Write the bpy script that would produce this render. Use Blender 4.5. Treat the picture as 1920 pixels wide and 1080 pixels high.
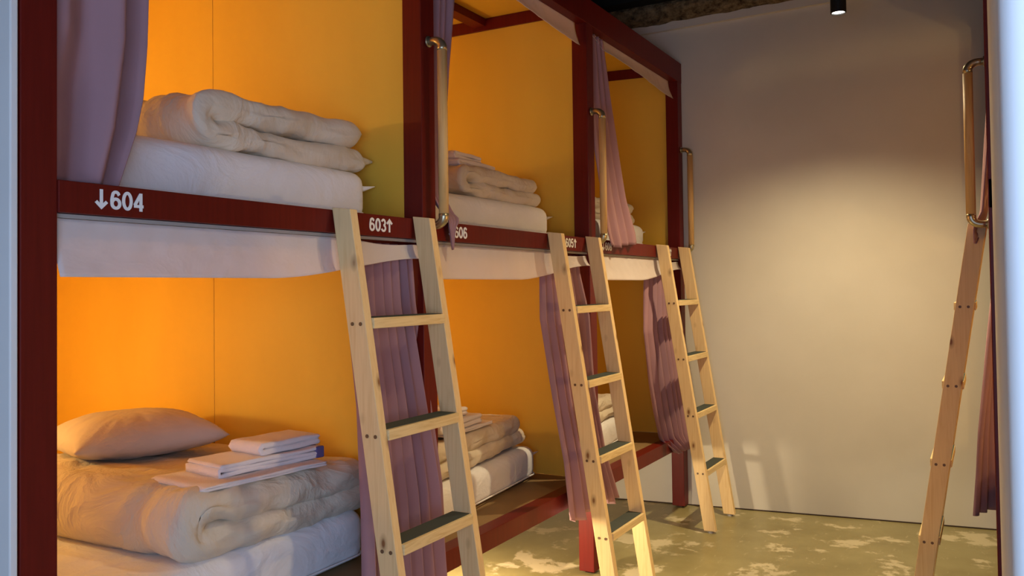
import bpy, bmesh, math, random
from mathutils import Vector, Matrix, noise
random.seed(7)
for o in list(bpy.data.objects): bpy.data.objects.remove(o)
COL = bpy.context.scene.collection
SC = bpy.context.scene
# ------------------------------------------------------------------ camera
cam = bpy.data.cameras.new('camera'); camo = bpy.data.objects.new('camera', cam); COL.objects.link(camo)
R = Vector((0.8726756141599937, 0.48813091624229543, -0.012863944143809173))
U = Vector((0.022731168655095932, -0.014294589309042389, 0.9996394143330182))
F = Vector((-0.4877710184318575, 0.8726533523255056, 0.02357033568730357))
M = Matrix((( R.x, U.x, -F.x, 1.65), (R.y, U.y, -F.y, 0.0), (R.z, U.z, -F.z, 1.35024), (0, 0, 0, 1)))
camo.matrix_world = M
cam.sensor_width = 36.0; cam.lens = 1601.5 / 1920 * 36.0
cam.shift_x = 0; cam.shift_y = -(540 - 503.3) / 1920
cam.clip_start = 0.02
SC.camera = camo
# ------------------------------------------------------------------ world, light, exposure
w = bpy.data.worlds.new('world'); SC.world = w; w.use_nodes = True
w.node_tree.nodes['Background'].inputs[0].default_value = (0.55, 0.72, 1.0, 1)
w.node_tree.nodes['Background'].inputs[1].default_value = 0.25
SC.view_settings.view_transform = 'Standard'; SC.view_settings.look = 'None'
SC.view_settings.gamma = 1; SC.view_settings.use_curve_mapping = False
SC.view_settings.exposure = 0.0

def light(kind, name, loc, energy, color, target=None, **kw):
    l = bpy.data.lights.new(name, kind); l.energy = energy; l.color = color
    for k, v in kw.items(): setattr(l, k, v)
    o = bpy.data.objects.new(name, l); COL.objects.link(o); o.location = loc
    if target is not None:
        o.rotation_euler = (Vector(target) - Vector(loc)).to_track_quat('-Z', 'Y').to_euler()
    return o
# daylight entering by the corridor window behind the camera
light('AREA', 'corridor_window_light', (1.70, -0.93, 1.12), 37, (0.45, 0.63, 1.0), (1.70, 5, 1.12),
      shape='RECTANGLE', size=1.4, size_y=1.2)
light('AREA', 'bedding_fill_light', (3.1, -0.93, 1.45), 34, (0.52, 0.68, 1.0), (0.2, 1.9, 1.5),
      shape='RECTANGLE', size=0.9, size_y=1.2)  # unseen cool fill, added to brighten the aisle-facing bedding
# ceiling downlights of the aisle
SPOT = (1.06, 4.22)
light('SPOT', 'downlight_beam_far', (SPOT[0], SPOT[1], 2.615), 212, (1.0, 0.80, 0.47), (1.06, 4.24, 1.0),
      spot_size=math.radians(132), spot_blend=1.0, shadow_soft_size=0.03)
light('SPOT', 'downlight_beam_near', (1.0, 2.35, 2.615), 42, (1.0, 0.80, 0.46), (0.80, 2.35, 0.6),
      spot_size=math.radians(115), spot_blend=1.0, shadow_soft_size=0.03)
LAMP = (1.0, 0.68, 0.26)

# ------------------------------------------------------------------ materials
def mat(name, col, rough=0.6, spec=0.3, sheen=0.0):
    m = bpy.data.materials.new(name); m.use_nodes = True
    b = m.node_tree.nodes['Principled BSDF']
    b.inputs['Base Color'].default_value = (*col, 1); b.inputs['Roughness'].default_value = rough
    b.inputs['Specular IOR Level'].default_value = spec
    if sheen: b.inputs['Sheen Weight'].default_value = sheen
    return m, m.node_tree, b
def N(nt, t, **kw):
    n = nt.nodes.new(t)
    for k, v in kw.items(): setattr(n, k, v)
    return n
def coords(nt, scale=(1, 1, 1), kind='Object'):
    tc = N(nt, 'ShaderNodeTexCoord'); mp = N(nt, 'ShaderNodeMapping'); mp.inputs['Scale'].default_value = scale
    nt.links.new(tc.outputs[kind], mp.inputs['Vector']); return mp.outputs['Vector']
def noise_tex(nt, vec, scale, detail=4, rough=0.5, dist=0.0):
    n = N(nt, 'ShaderNodeTexNoise'); n.inputs['Scale'].default_value = scale; n.inputs['Detail'].default_value = detail
    n.inputs['Roughness'].default_value = rough; n.inputs['Distortion'].default_value = dist
    nt.links.new(vec, n.inputs['Vector']); return n.outputs['Fac']
def ramp(nt, fac, stops):
    r = N(nt, 'ShaderNodeValToRGB'); nt.links.new(fac, r.inputs['Fac'])
    e = r.color_ramp.elements
    while len(e) < len(stops): e.new(0.5)
    for i, (p, c) in enumerate(stops): e[i].position = p; e[i].color = (*c, 1) if len(c) == 3 else c
    return r.outputs['Color']
def bump(nt, b, h, strength=0.2, dist=0.01):
    n = N(nt, 'ShaderNodeBump'); n.inputs['Strength'].default_value = strength; n.inputs['Distance'].default_value = dist
    nt.links.new(h, n.inputs['Height']); nt.links.new(n.outputs['Normal'], b.inputs['Normal'])
def mixc(nt, fac, a, c):
    m = N(nt, 'ShaderNodeMix'); m.data_type = 'RGBA'
    if hasattr(fac, 'links'): nt.links.new(fac, m.inputs[0])
    else: m.inputs[0].default_value = fac
    for s, v in ((6, a), (7, c)):
        if hasattr(v, 'links'): nt.links.new(v, m.inputs[s])
        else: m.inputs[s].default_value = (*v, 1)
    return m.outputs[2]

def red_paint(name, col):
    m, nt, b = mat(name, col, 0.42, 0.2)
    v = coords(nt, (30, 30, 1.5)); f = noise_tex(nt, v, 3, 3)
    c = ramp(nt, f, [(0.3, tuple(x * 0.86 for x in col)), (0.75, tuple(x * 1.12 for x in col))])
    nt.links.new(c, b.inputs['Base Color']); bump(nt, b, f, 0.06, 0.002); return m
M_red = red_paint('dark_red_paint', (0.130, 0.009, 0.006))
def ochre(name, a, c2):
    m, nt, b = mat(name, a, 0.62, 0.2)
    v = coords(nt, (1, 1, 0.35)); f = noise_tex(nt, v, 4, 5)
    f2 = noise_tex(nt, coords(nt, (60, 60, 6)), 4, 2)
    c = ramp(nt, f, [(0.25, c2), (0.8, a)]); nt.links.new(c, b.inputs['Base Color'])
    bump(nt, b, f2, 0.05, 0.002); return m
M_ochre = ochre('ochre_panel_paint', (0.80, 0.50, 0.060), (0.73, 0.44, 0.05))
M_ply = ochre('brown_deck_board', (0.30, 0.19, 0.085), (0.24, 0.15, 0.065))
def fabric(name, col, weave=900, rough=0.85, var=0.1, bs=0.1, sheen=0.1, wrinkle=0, wscale=(1, 1, 1)):
    m, nt, b = mat(name, col, rough, 0.15, sheen)
    f = noise_tex(nt, coords(nt), 5, 4)
    c = ramp(nt, f, [(0.3, tuple(x * (1 - var) for x in col)), (0.7, col)])
    nt.links.new(c, b.inputs['Base Color'])
    g = noise_tex(nt, coords(nt), 260, 2)
    if wrinkle:
        n1 = noise_tex(nt, coords(nt, wscale), 3.2, 5, 0.55, 0.7)
        a1 = N(nt, 'ShaderNodeMath'); a1.operation = 'SUBTRACT'; nt.links.new(n1, a1.inputs[0]); a1.inputs[1].default_value = 0.5
        a2 = N(nt, 'ShaderNodeMath'); a2.operation = 'ABSOLUTE'; nt.links.new(a1.outputs[0], a2.inputs[0])
        a3 = N(nt, 'ShaderNodeMath'); a3.operation = 'MULTIPLY'; nt.links.new(a2.outputs[0], a3.inputs[0]); a3.inputs[1].default_value = -1.0
        b1 = N(nt, 'ShaderNodeBump'); b1.inputs['Strength'].default_value = wrinkle; b1.inputs['Distance'].default_value = 0.05
        nt.links.new(a3.outputs[0], b1.inputs['Height'])
        b2 = N(nt, 'ShaderNodeBump'); b2.inputs['Strength'].default_value = bs; b2.inputs['Distance'].default_value = 0.0015
        nt.links.new(g, b2.inputs['Height']); nt.links.new(b1.outputs['Normal'], b2.inputs['Normal']); nt.links.new(b2.outputs['Normal'], b.inputs['Normal'])
        return m
    bump(nt, b, g, bs, 0.0015); return m
M_white = fabric('white_cotton', (0.88, 0.87, 0.88), wrinkle=0.32, wscale=(1.6, 1.6, 2.2))
M_cream = fabric('cream_cotton', (0.70, 0.61, 0.48), bs=0.08, wrinkle=0.65, wscale=(1.8, 1.3, 1.1))
M_pillow = fabric('greige_cotton', (0.62, 0.53, 0.46), bs=0.06, wrinkle=0.3)
M_mauve = fabric('mauve_curtain_cloth', (0.44, 0.245, 0.265), var=0.10)
def translucent(m, fac):
    nt = m.node_tree; b = nt.nodes['Principled BSDF']; o = nt.nodes['Material Output']
    t = N(nt, 'ShaderNodeBsdfTranslucent'); x = N(nt, 'ShaderNodeMixShader'); x.inputs[0].default_value = fac
    src = b.inputs['Base Color'].links[0].from_socket
    nt.links.new(src, t.inputs['Color']); nt.links.new(b.outputs[0], x.inputs[1]); nt.links.new(t.outputs[0], x.inputs[2]); nt.links.new(x.outputs[0], o.inputs['Surface'])
translucent(M_mauve, 0.10)
M_towel = fabric('white_terry', (0.82, 0.74, 0.72), bs=0.9, rough=0.95)
M_paper = fabric('white_nonwoven', (0.90, 0.82, 0.79), var=0.05, bs=0.05, wrinkle=0.25, wscale=(1, 1, 1.4))
translucent(M_paper, 0.36)
M_tpurple = mat('purple_band', (0.12, 0.09, 0.22), 0.8)[0]
M_black = mat('black_metal', (0.012, 0.012, 0.012), 0.5)[0]
M_dark = mat('dark_hole', (0.05, 0.03, 0.02), 0.8)[0]
M_lettering = mat('white_lettering', (0.85, 0.85, 0.83), 0.5)[0]
M_track = mat('grey_track', (0.35, 0.33, 0.31), 0.5)[0]
m, nt, b = mat('brass_metal', (0.48, 0.42, 0.27), 0.32, 0.5); b.inputs['Metallic'].default_value = 0.85; M_brass = m
m, nt, b = mat('dark_screw', (0.16, 0.085, 0.04), 0.5, 0.4); M_screw = m
def wood(name, a, c2, knots=True, sc=(34, 34, 1.6)):
    m, nt, b = mat(name, a, 0.5, 0.3)
    f = noise_tex(nt, coords(nt, sc), 2.2, 5, 0.55, 1.4)
    c = ramp(nt, f, [(0.30, c2), (0.52, a), (0.75, tuple(x * 1.06 for x in a))])
    if knots:
        v = N(nt, 'ShaderNodeTexVoronoi'); v.feature = 'F1'; v.inputs['Scale'].default_value = 1.0
        nt.links.new(coords(nt, (12, 12, 6)), v.inputs['Vector'])
        kf = ramp(nt, v.outputs['Distance'], [(0.05, (1, 1, 1)), (0.10, (0.4, 0.4, 0.4)), (0.19, (0, 0, 0))])
        c = mixc(nt, kf, c, (0.25, 0.11, 0.04))
    nt.links.new(c, b.inputs['Base Color']); bump(nt, b, f, 0.08, 0.002); return m
M_pine = wood('pale_pine', (0.82, 0.59, 0.29), (0.76, 0.51, 0.23))
M_pine_y = wood('pale_pine_tread', (0.80, 0.61, 0.31), (0.66, 0.46, 0.20), False, (34, 2.0, 34))
M_bar = wood('varnished_bar', (0.72, 0.46, 0.18), (0.60, 0.35, 0.11), False)
m, nt, b = mat('dark_grip_pad', (0.075, 0.085, 0.075), 0.9, 0.1)
g = noise_tex(nt, coords(nt), 600, 2); bump(nt, b, g, 0.6, 0.002); M_grip = m
# plaster
def plaster(name, a, c2, s=1.2):
    m, nt, b = mat(name, a, 0.75, 0.2)
    f = noise_tex(nt, coords(nt), s, 6, 0.55); c = ramp(nt, f, [(0.3, c2), (0.7, a)])
    nt.links.new(c, b.inputs['Base Color']); g = noise_tex(nt, coords(nt), 45, 3); bump(nt, b, g, 0.06, 0.004); return m
M_wall = plaster('offwhite_plaster', (0.68, 0.64, 0.56), (0.60, 0.56, 0.48))
M_jamb = plaster('white_plaster', (0.80, 0.79, 0.77), (0.74, 0.73, 0.71), 3)
M_ceil = plaster('black_ceiling_paint', (0.015, 0.015, 0.015), (0.008, 0.008, 0.008))
# worn screed floor
m, nt, b = mat('worn_olive_screed', (0.3, 0.26, 0.14), 0.34, 0.4)
v = coords(nt, (1.0, 1.0, 1.0))
base = ramp(nt, noise_tex(nt, v, 2.2, 6, 0.6), [(0.3, (0.23, 0.19, 0.075)), (0.7, (0.35, 0.30, 0.14))])
f1 = noise_tex(nt, v, 3.6, 10, 0.66, 0.15)
mask = ramp(nt, f1, [(0.545, (0, 0, 0)), (0.585, (0.85, 0.85, 0.85))])
scr = noise_tex(nt, coords(nt, (9, 2.5, 1)), 3.0, 6, 0.7)
mask2 = ramp(nt, scr, [(0.60, (0, 0, 0)), (0.68, (0.6, 0.6, 0.6))])
c = mixc(nt, mask, base, (0.60, 0.52, 0.34)); c = mixc(nt, mask2, c, (0.50, 0.43, 0.26))
nt.links.new(c, b.inputs['Base Color'])
rr = ramp(nt, mask, [(0, (0.32,) * 3), (1, (0.6,) * 3)]); nt.links.new(rr, b.inputs['Roughness'])
bump(nt, b, f1, 0.12, 0.004); M_floor = m
m, nt, b = mat('rough_sprayed_beam', (0.2, 0.15, 0.09), 0.95, 0.1)
f = noise_tex(nt, coords(nt), 22, 8, 0.7); c = ramp(nt, f, [(0.35, (0.05, 0.035, 0.02)), (0.65, (0.36, 0.27, 0.15))])
nt.links.new(c, b.inputs['Base Color']); bump(nt, b, f, 1.0, 0.03); M_rough = m
def emit(name, col, s):
    m = bpy.data.materials.new(name); m.use_nodes = True; nt = m.node_tree; nt.nodes.clear()
    e = N(nt, 'ShaderNodeEmission'); o = N(nt, 'ShaderNodeOutputMaterial')
    e.inputs[0].default_value = (*col, 1); e.inputs[1].default_value = s; nt.links.new(e.outputs[0], o.inputs[0]); return m
M_lens = emit('lit_lens', (1.0, 0.95, 0.85), 9)
M_glow = emit('lit_lamp_shade', (1.0, 0.6, 0.25), 3)
m, nt, b = mat('window_pane', (0.8, 0.85, 0.9), 0.05); b.inputs['Transmission Weight'].default_value = 1.0; M_glass = m

# ------------------------------------------------------------------ object helpers
def link_mesh(name, bm, m, parent=None, smooth=False):
    bmesh.ops.recalc_face_normals(bm, faces=bm.faces)
    me = bpy.data.meshes.new(name); bm.to_mesh(me); bm.free(); me.materials.append(m)
    if smooth:
        for p in me.polygons: p.use_smooth = True
    o = bpy.data.objects.new(name, me); COL.objects.link(o)
    if parent: o.parent = parent
    return o
def tag(o, label, cat, group=None):
    o['label'] = label; o['category'] = cat
    if group: o['group'] = group
    return o
def thing(name, label, cat, loc=(0, 0, 0), group=None):
    o = bpy.data.objects.new(name, None); COL.objects.link(o); o.location = loc; o.empty_display_size = 0.1
    return tag(o, label, cat, group)
def struct(o): o['kind'] = 'structure'; return o
def add_box(bm, x0, x1, y0, y1, z0, z1, bev=0.0):
    t = bmesh.new(); r = bmesh.ops.create_cube(t, size=1)
    for v in t.verts:
        v.co = Vector((x0 + (v.co.x + .5) * (x1 - x0), y0 + (v.co.y + .5) * (y1 - y0), z0 + (v.co.z + .5) * (z1 - z0)))
    if bev: bmesh.ops.bevel(t, geom=list(t.edges), offset=bev, segments=2, affect='EDGES', profile=0.5)
    me = bpy.data.meshes.new('t'); t.to_mesh(me); t.free(); bm.from_mesh(me); bpy.data.meshes.remove(me)
def box(name, x0, x1, y0, y1, z0, z1, m, parent=None, bev=0.002):
    bm = bmesh.new(); add_box(bm, x0, x1, y0, y1, z0, z1, bev); return link_mesh(name, bm, m, parent)
def add_prism(bm, pts_a, pts_b):
    va = [bm.verts.new(p) for p in pts_a]; vb = [bm.verts.new(p) for p in pts_b]
    n = len(va); bm.faces.new(va[::-1]); bm.faces.new(vb)
    for i in range(n): bm.faces.new((va[i], va[(i + 1) % n], vb[(i + 1) % n], vb[i]))
def add_tube(bm, path, r, seg=14, cap=True):
    rings = []; n = len(path); path = [Vector(p) for p in path]; rr = r if isinstance(r, (list, tuple)) else [r] * n
    prev = None
    for i, p in enumerate(path):
        d = (path[min(i + 1, n - 1)] - path[max(i - 1, 0)]).normalized()
        if prev is None:
            a = Vector((0, 0, 1)) if abs(d.z) < 0.9 else Vector((1, 0, 0)); u = d.cross(a).normalized()
        else: u = (prev - d * prev.dot(d)).normalized()
        prev = u; w_ = d.cross(u)
        rings.append([bm.verts.new(p + (u * math.cos(2 * math.pi * k / seg) + w_ * math.sin(2 * math.pi * k / seg)) * rr[i]) for k in range(seg)])
    for i in range(n - 1):
        for k in range(seg):
            bm.faces.new((rings[i][k], rings[i][(k + 1) % seg], rings[i + 1][(k + 1) % seg], rings[i + 1][k]))
    if cap: bm.faces.new(rings[0][::-1]); bm.faces.new(rings[-1])
def lerp(a, b, t): return a + (b - a) * t
def sm(t): t = max(0, min(1, t)); return t * t * (3 - 2 * t)
def interp(levels, z):
    if z >= levels[0][0]: return levels[0][1:]
    for a, c in zip(levels, levels[1:]):
        if a[0] >= z >= c[0]:
            t = (a[0] - z) / max(1e-6, a[0] - c[0])
            return tuple(lerp(p, q, t) for p, q in zip(a[1:], c[1:]))
    return levels[-1][1:]

# ------------------------------------------------------------------ dimensions (metres)
YA, P, S = 0.985, 1.360, 0.0774
z1, z2, z3, z4, z5, z6 = 1.5175, 1.584, 0.3775, 0.4496, 2.613, 2.7365
YK = [YA + k * P for k in range(4)]
WY, WK = 5.155, 0.13                       # end wall: y = WY + WK*x
XB = -2.10                                 # back of the left bunks
XR = 1.6515                                # front of the right bunks

# ------------------------------------------------------------------ room
bm = bmesh.new(); add_box(bm, -2.6, 4.4, -2.6, 6.2, -0.1, 0.0); struct(link_mesh('floor', bm, M_floor))
bm = bmesh.new(); add_box(bm, -2.6, 4.4, -2.6, 6.2, 3.45, 3.55); struct(link_mesh('ceiling', bm, M_ceil))
def wall_pts(x, dy, z): return (x, WY + WK * x + dy, z)
bm = bmesh.new()
add_prism(bm, [wall_pts(-2.5, 0, 0), wall_pts(4.3, 0, 0), wall_pts(4.3, 0.15, 0), wall_pts(-2.5, 0.15, 0)],
          [wall_pts(-2.5, 0, 3.45), wall_pts(4.3, 0, 3.45), wall_pts(4.3, 0.15, 3.45), wall_pts(-2.5, 0.15, 3.45)])
struct(link_mesh('wall_far', bm, M_wall))
bm = bmesh.new()
add_prism(bm, [wall_pts(x, d, 0.0) for x, d in ((-2.3, -0.003), (4.1, -0.003), (4.1, 0.0), (-2.3, 0.0))], [wall_pts(x, d, 0.007) for x, d in ((-2.3, -0.003), (4.1, -0.003), (4.1, 0.0), (-2.3, 0.0))])
struct(link_mesh('trim_4', bm, M_dark))
# plastered ledge along the top of the end wall, under the sprayed beam
def zt(x): return 2.958 + 0.0488 * x
bm = bmesh.new()
add_prism(bm, [wall_pts(x, d, zt(x) + h) for x, d, h in ((-2.1, -0.03, 0), (-2.1, 0.0, 0), (-2.1, 0.0, 0.05), (-2.1, -0.03, 0.05))],
          [wall_pts(x, d, zt(x) + h) for x, d, h in ((4.2, -0.03, 0), (4.2, 0.0, 0), (4.2, 0.0, 0.05), (4.2, -0.03, 0.05))])
struct(link_mesh('trim_1', bm, M_wall))
# rough sprayed beam
bm = bmesh.new(); nx, ns = 150, 16
prof = [(-0.01, 0.045), (-0.05, 0.048), (-0.09, 0.06), (-0.12, 0.09), (-0.13, 0.13), (-0.12, 0.16), (-0.09, 0.175)]
rows = []
for i in range(nx + 1):
    x = lerp(-2.1, 4.2, i / nx); row = []
    for j in range(25):
        t = j / 24 * (len(prof) - 1); k = min(int(t), len(prof) - 2); d = lerp(prof[k][0], prof[k + 1][0], t - k); h = lerp(prof[k][1], prof[k + 1][1], t - k)
        q = Vector(wall_pts(x, d, zt(x) + h)); e = noise.noise(q * 14) * 0.014 + noise.noise(q * 40) * 0.008
        row.append(bm.verts.new((q.x, q.y - abs(e), min(3.45, q.z + e * 0.8))))
    rows.append(row)
for i in range(nx):
    for j in range(24): bm.faces.new((rows[i][j], rows[i + 1][j], rows[i + 1][j + 1], rows[i][j + 1]))
struct(link_mesh('trim_2', bm, M_rough))
bm = bmesh.new()
add_prism(bm, [wall_pts(x, d, h) for x, d, h in ((-2.3, -0.24, 2.99), (-2.3, 0.0, 2.99), (-2.3, 0.0, 3.45), (-2.3, -0.24, 3.45))],
          [wall_pts(x, d, h) for x, d, h in ((4.1, -0.24, 3.30), (4.1, 0.0, 3.30), (4.1, 0.0, 3.45), (4.1, -0.24, 3.45))])
for v in bm.verts: v.co.z = v.co.z if v.co.z > 3.4 else zt(v.co.x) + 0.145
struct(link_mesh('trim_3', bm, M_ceil))
# side walls and corridor behind the camera
bm = bmesh.new(); add_box(bm, -2.5, -2.4, -2.5, 6.0, 0, 3.45); struct(link_mesh('wall_left', bm, M_wall))
bm = bmesh.new(); add_box(bm, 4.2, 4.3, -2.5, 6.0, 0, 3.45); struct(link_mesh('wall_right', bm, M_wall))
bm = bmesh.new()
for a in ((-2.4, 0.95, 0, 3.45), (2.5, 2.6, 0, 3.45), (3.6, 4.2, 0, 3.45), (0.95, 2.5, 0, 0.5), (0.95, 2.5, 1.8, 3.45), (2.6, 3.6, 0, 0.8), (2.6, 3.6, 2.1, 3.45)):
    add_box(bm, a[0], a[1], -1.1, -1.0, a[2], a[3])
struct(link_mesh('wall_back', bm, M_jamb))
bm = bmesh.new()
for a in ((0.95, 1.0, 0.5, 1.8), (2.45, 2.5, 0.5, 1.8), (0.95, 2.5, 0.5, 0.55), (0.95, 2.5, 1.75, 1.8)):
    add_box(bm, a[0], a[1], -1.09, -1.03, a[2], a[3])
wf = struct(link_mesh('window_1', bm, M_black))
bm = bmesh.new()
for a in ((2.6, 2.65, 0.8, 2.1), (3.55, 3.6, 0.8, 2.1), (2.6, 3.6, 0.8, 0.85), (2.6, 3.6, 2.05, 2.1)):
    add_box(bm, a[0], a[1], -1.09, -1.03, a[2], a[3])
struct(link_mesh('fill_window', bm, M_black))  # added frame round a made-up opening, there to carry the bedding fill
# opening the camera looks through: white board at the left, rounded plaster pier at the right
o = box('door_frame_1', -2.3, 0.006, 0.962, 0.978, 0, 3.3, M_jamb, None, 0.003); o.name = 'wall_front'; struct(o)
bm = bmesh.new()
pl = [(1.6588, 2.19), (1.6588, 0.66)]
for k in range(1, 9):
    a = math.radians(180 + 90 * k / 8); pl.append((1.6738 + 0.0150 * math.cos(a), 0.635 + 0.0150 * math.sin(a)))
pl += [(4.2, 0.62), (4.2, 2.19)]
add_prism(bm, [(x, y, 0) for x, y in pl], [(x, y, 3.45) for x, y in pl])
o = link_mesh('wall_near', bm, M_jamb); struct(o)
for p_ in o.data.polygons: p_.use_smooth = p_.index not in (0, 1) and p_.area < 2.0 and abs(p_.normal.z) < .5

# ------------------------------------------------------------------ lettering
def arc(cx, cy, rx, ry, a0, a1, n=14):
    return [(cx + rx * math.cos(math.radians(lerp(a0, a1, i / n))), cy + ry * math.sin(math.radians(lerp(a0, a1, i / n)))) for i in range(n + 1)]
W_ = 0.56; K = 0.082   # glyph width, half stroke (cap height 1)
GL = {
 '0': [(arc(.28, .5, .205, .425, 0, 360, 30), 1)],
 '6': [(arc(.28, .315, .205, .24, 0, 360, 26), 1), ([(.46, .76)] + arc(.285, .72, .17, .205, 15, 150, 10) + [(.09, .62), (.072, .46), (.08, .3)], 0)],
 '8': [(arc(.28, .285, .205, .21, 0, 360, 24), 1), (arc(.28, .72, .175, .205, 0, 360, 24), 1)],
 '4': [([(.40, 0), (.40, .98)], 0), ([(.385, .93), (.06, .32)], 0), ([(.02, .27), (.55, .27)], 0)],
 '3': [(arc(.265, .715, .18, .21, 165, -90, 14), 0), (arc(.265, .29, .205, .215, 90, -165, 16), 0)],
 '5': [([(.50, .925), (.13, .925)], 0), ([(.135, .96), (.095, .47)], 0), (arc(.27, .33, .20, .255, 130, -160, 16), 0)],
 '7': [([(.03, .925), (.53, .925)], 0), ([(.50, .90), (.34, .62), (.25, .33), (.21, 0)], 0)],
 'd': [([(.3, 1.0), (.3, .10)], 0), ([(.02, .36), (.3, .07), (.58, .36)], 0)],
 'u': [([(.3, 0), (.3, .90)], 0), ([(.02, .64), (.3, .93), (.58, .64)], 0)],
}
def add_stroke(bm, pts, closed, k, fn):
    n = len(pts); vs = []
    if closed: pts = pts[:-1]; n -= 1
    for i, p in enumerate(pts):
        a = Vector(pts[i - 1] if (i or closed) else p); c = Vector(pts[(i + 1) % n] if (i < n - 1 or closed) else p); p = Vector(p)
        d1 = (p - a).normalized() if (p - a).length > 1e-6 else (c - p).normalized(); d2 = (c - p).normalized() if (c - p).length > 1e-6 else d1
        n1 = Vector((-d1.y, d1.x)); n2 = Vector((-d2.y, d2.x)); m_ = (n1 + n2).normalized(); l = k / max(0.5, m_.dot(n1))
        vs.append([bm.verts.new(fn(p + m_ * l * s_, h)) for s_, h in ((1, 0), (1, 1), (-1, 1), (-1, 0))])
    rng = range(n) if closed else range(n - 1)
    for i in rng:
        a, c = vs[i], vs[(i + 1) % n]
        for q in range(4): bm.faces.new((a[q], a[(q + 1) % 4], c[(q + 1) % 4], c[q]))
    if not closed: bm.faces.new(vs[0]); bm.faces.new(vs[-1][::-1])
def lettering(text, y, z, h, parent, x=0.0035, sgn=1):
    bm = bmesh.new(); cur = 0
    ns_ = 0
    for ch in text:
        for pts, cl in GL[ch]:
            ns_ += 1; hq = 0.0006 + 0.00025 * (ns_ % 4)
            add_stroke(bm, pts, cl, K, lambda p, hh: (x + sgn * hh * hq, y + sgn * (cur + p.x * 1.12) * h, z + p.y * h))
        cur += 0.86 if ch == 'd' else 0.695
    o = link_mesh('lettering', bm, M_lettering, parent)
    o['label'] = 'white painted berth number ' + {'d': 'with down arrow ', 'u': 'with up arrow '}.get(text[0], '') + text.strip('du')
    return o

# ------------------------------------------------------------------ the long bunk frame at the left
bunk = thing('bunk_bed', 'long two-tier dark red timber bunk with ochre panels, along the left wall', 'bunk bed', (0, YA, 0))
bunk_parts = []
def bp(o):
    o.parent = bunk; o.matrix_parent_inverse = Matrix.Translation((0, -YA, 0)); return o
for y in YK:
    po = bp(box('post', -S, 0, y, y + S, 0.012, z6, M_red, None, 0.0025))
    f = box('adjuster_foot', -S * .72, -S * .28, y + S * .28, y + S * .72, 0, 0.013, M_dark, po, 0.001)
ub = bp(box('upper_beam', -0.042, 0.003, YA + S, YK[3] + S, z1, z2, M_red, None, 0.002))
bp(box('lower_rail', -0.062, 0.003, YA + S, YK[3] + S, z3, z4, M_red, None, 0.002))
bp(box('top_beam', -0.05, 0.002, YA + S, YK[3] + S, z5, z6, M_red, None, 0.002))
bp(box('inner_rail', -0.110, -0.058, YA + S, YK[3], z1 - 0.062, z1 - 0.0005, M_red, None, 0.002))
bp(box('curtain_track', -0.030, -0.012, YA + S, YK[3], z1 - 0.010, z1 - 0.001, M_track, None, 0.001))
def panel(name, xa, xb, ya, yb, za, zb, m, k, off=0.062):
    if k < 2: return bp(box(name, xa, xb, ya, yb, za, zb, m, None, 0.001))
    bm = bmesh.new(); A = [(xa, ya), (xb, ya), (xb, WY + WK * xb - off), (xa, WY + WK * xa - off)]
    add_prism(bm, [(a, b_, za) for a, b_ in A], [(a, b_, zb) for a, b_ in A]); return bp(link_mesh(name, bm, m))
for k in range(3):
    y0, y1 = YK[k], YK[k + 1]
    for zz in (z4, z2):
        yb = y1 + 0.055 if k < 2 else y1 - 0.01
        panel('deck_board', -1.05, -0.043 if zz == z2 else -0.063, y0 + 0.055, y1 + 0.008, zz - 0.022, zz - 0.003, M_ply, k)
        panel('deck_board', XB, -1.052, y0 + 0.055, y1 + 0.008, zz - 0.022, zz - 0.003, M_ply, k)
    # undersides / ceilings
    panel('ceiling_panel', XB, -0.043, y0 + 0.055, y1 + 0.008, z1 + 0.004, z1 + 0.014, M_ochre, k)
    panel('ceiling_panel', XB, -0.051, y0 + 0.055, y1 + 0.008, 2.725, 2.735, M_ochre, k)
    panel('joist', -0.625, -0.557, y0 + 0.055, y1 - 0.002, 2.684, 2.7245, M_red, k, 0.07)
    yc = y1 + 0.002
    if k < 2: bp(box('joist', XB, -0.0515, y1 - 0.001, y1 + 0.035, 2.6635, 2.7245, M_red, None, 0.002))
    else:
        bm = bmesh.new(); A = [(XB, -0.068), (-0.0515, -0.068), (-0.0515, -0.060), (XB, -0.060)]
        add_prism(bm, [(a, WY + WK * a + d_, 2.6635) for a, d_ in A], [(a, WY + WK * a + d_, 2.7245) for a, d_ in A]); bp(link_mesh('joist', bm, M_red))
    for za, zb in ((z4 - 0.002, z1 + 0.003), (z2 - 0.002, 2.7245)):
        y_p0 = y0 + 0.035
        if k == 0: bp(box('side_panel', XB, -S - 0.001, YA + 0.037, YA + 0.05, za, zb, M_ochre, None, 0.001))
        bp(box('back_panel', XB - 0.012, XB, y0 + 0.055, y1 + 0.02 if k < 2 else 4.86, za, zb, M_ochre, None, 0.001))
        if k < 2:
            bp(box('side_panel', -1.005, -S - 0.001, y1 + 0.009, y1 + 0.036, za, zb, M_ochre, None, 0.001))
            bp(box('side_panel', XB, -1.0075, y1 + 0.009, y1 + 0.036, za, zb, M_ochre, None, 0.001))
        else:   # the last panel lies on the skewed end wall
            for xa, xb in ((-1.005, -S - 0.001), (XB, -1.0075)):
                bm = bmesh.new(); e = [-0.060, -0.048]
                A = [(x_, WY + WK * x_ + d_, za) for x_, d_ in ((xa, e[0]), (xb, e[0]), (xb, e[1]), (xa, e[1]))]
                A = [(a_, max(b_, 0), c_) for a_, b_, c_ in A]
                B_ = [(a_, b_, zb) for a_, b_, c_ in A]
                add_prism(bm, A, B_); bp(link_mesh('side_panel', bm, M_ochre))
H = 0.041
for t, y in (('d604', 1.144), ('603u', 2.058), ('d606', 2.497), ('605u', 3.438), ('d608', 3.852), ('607u', 4.775)):
    lettering(t, y, 1.532, H, ub)
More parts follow.
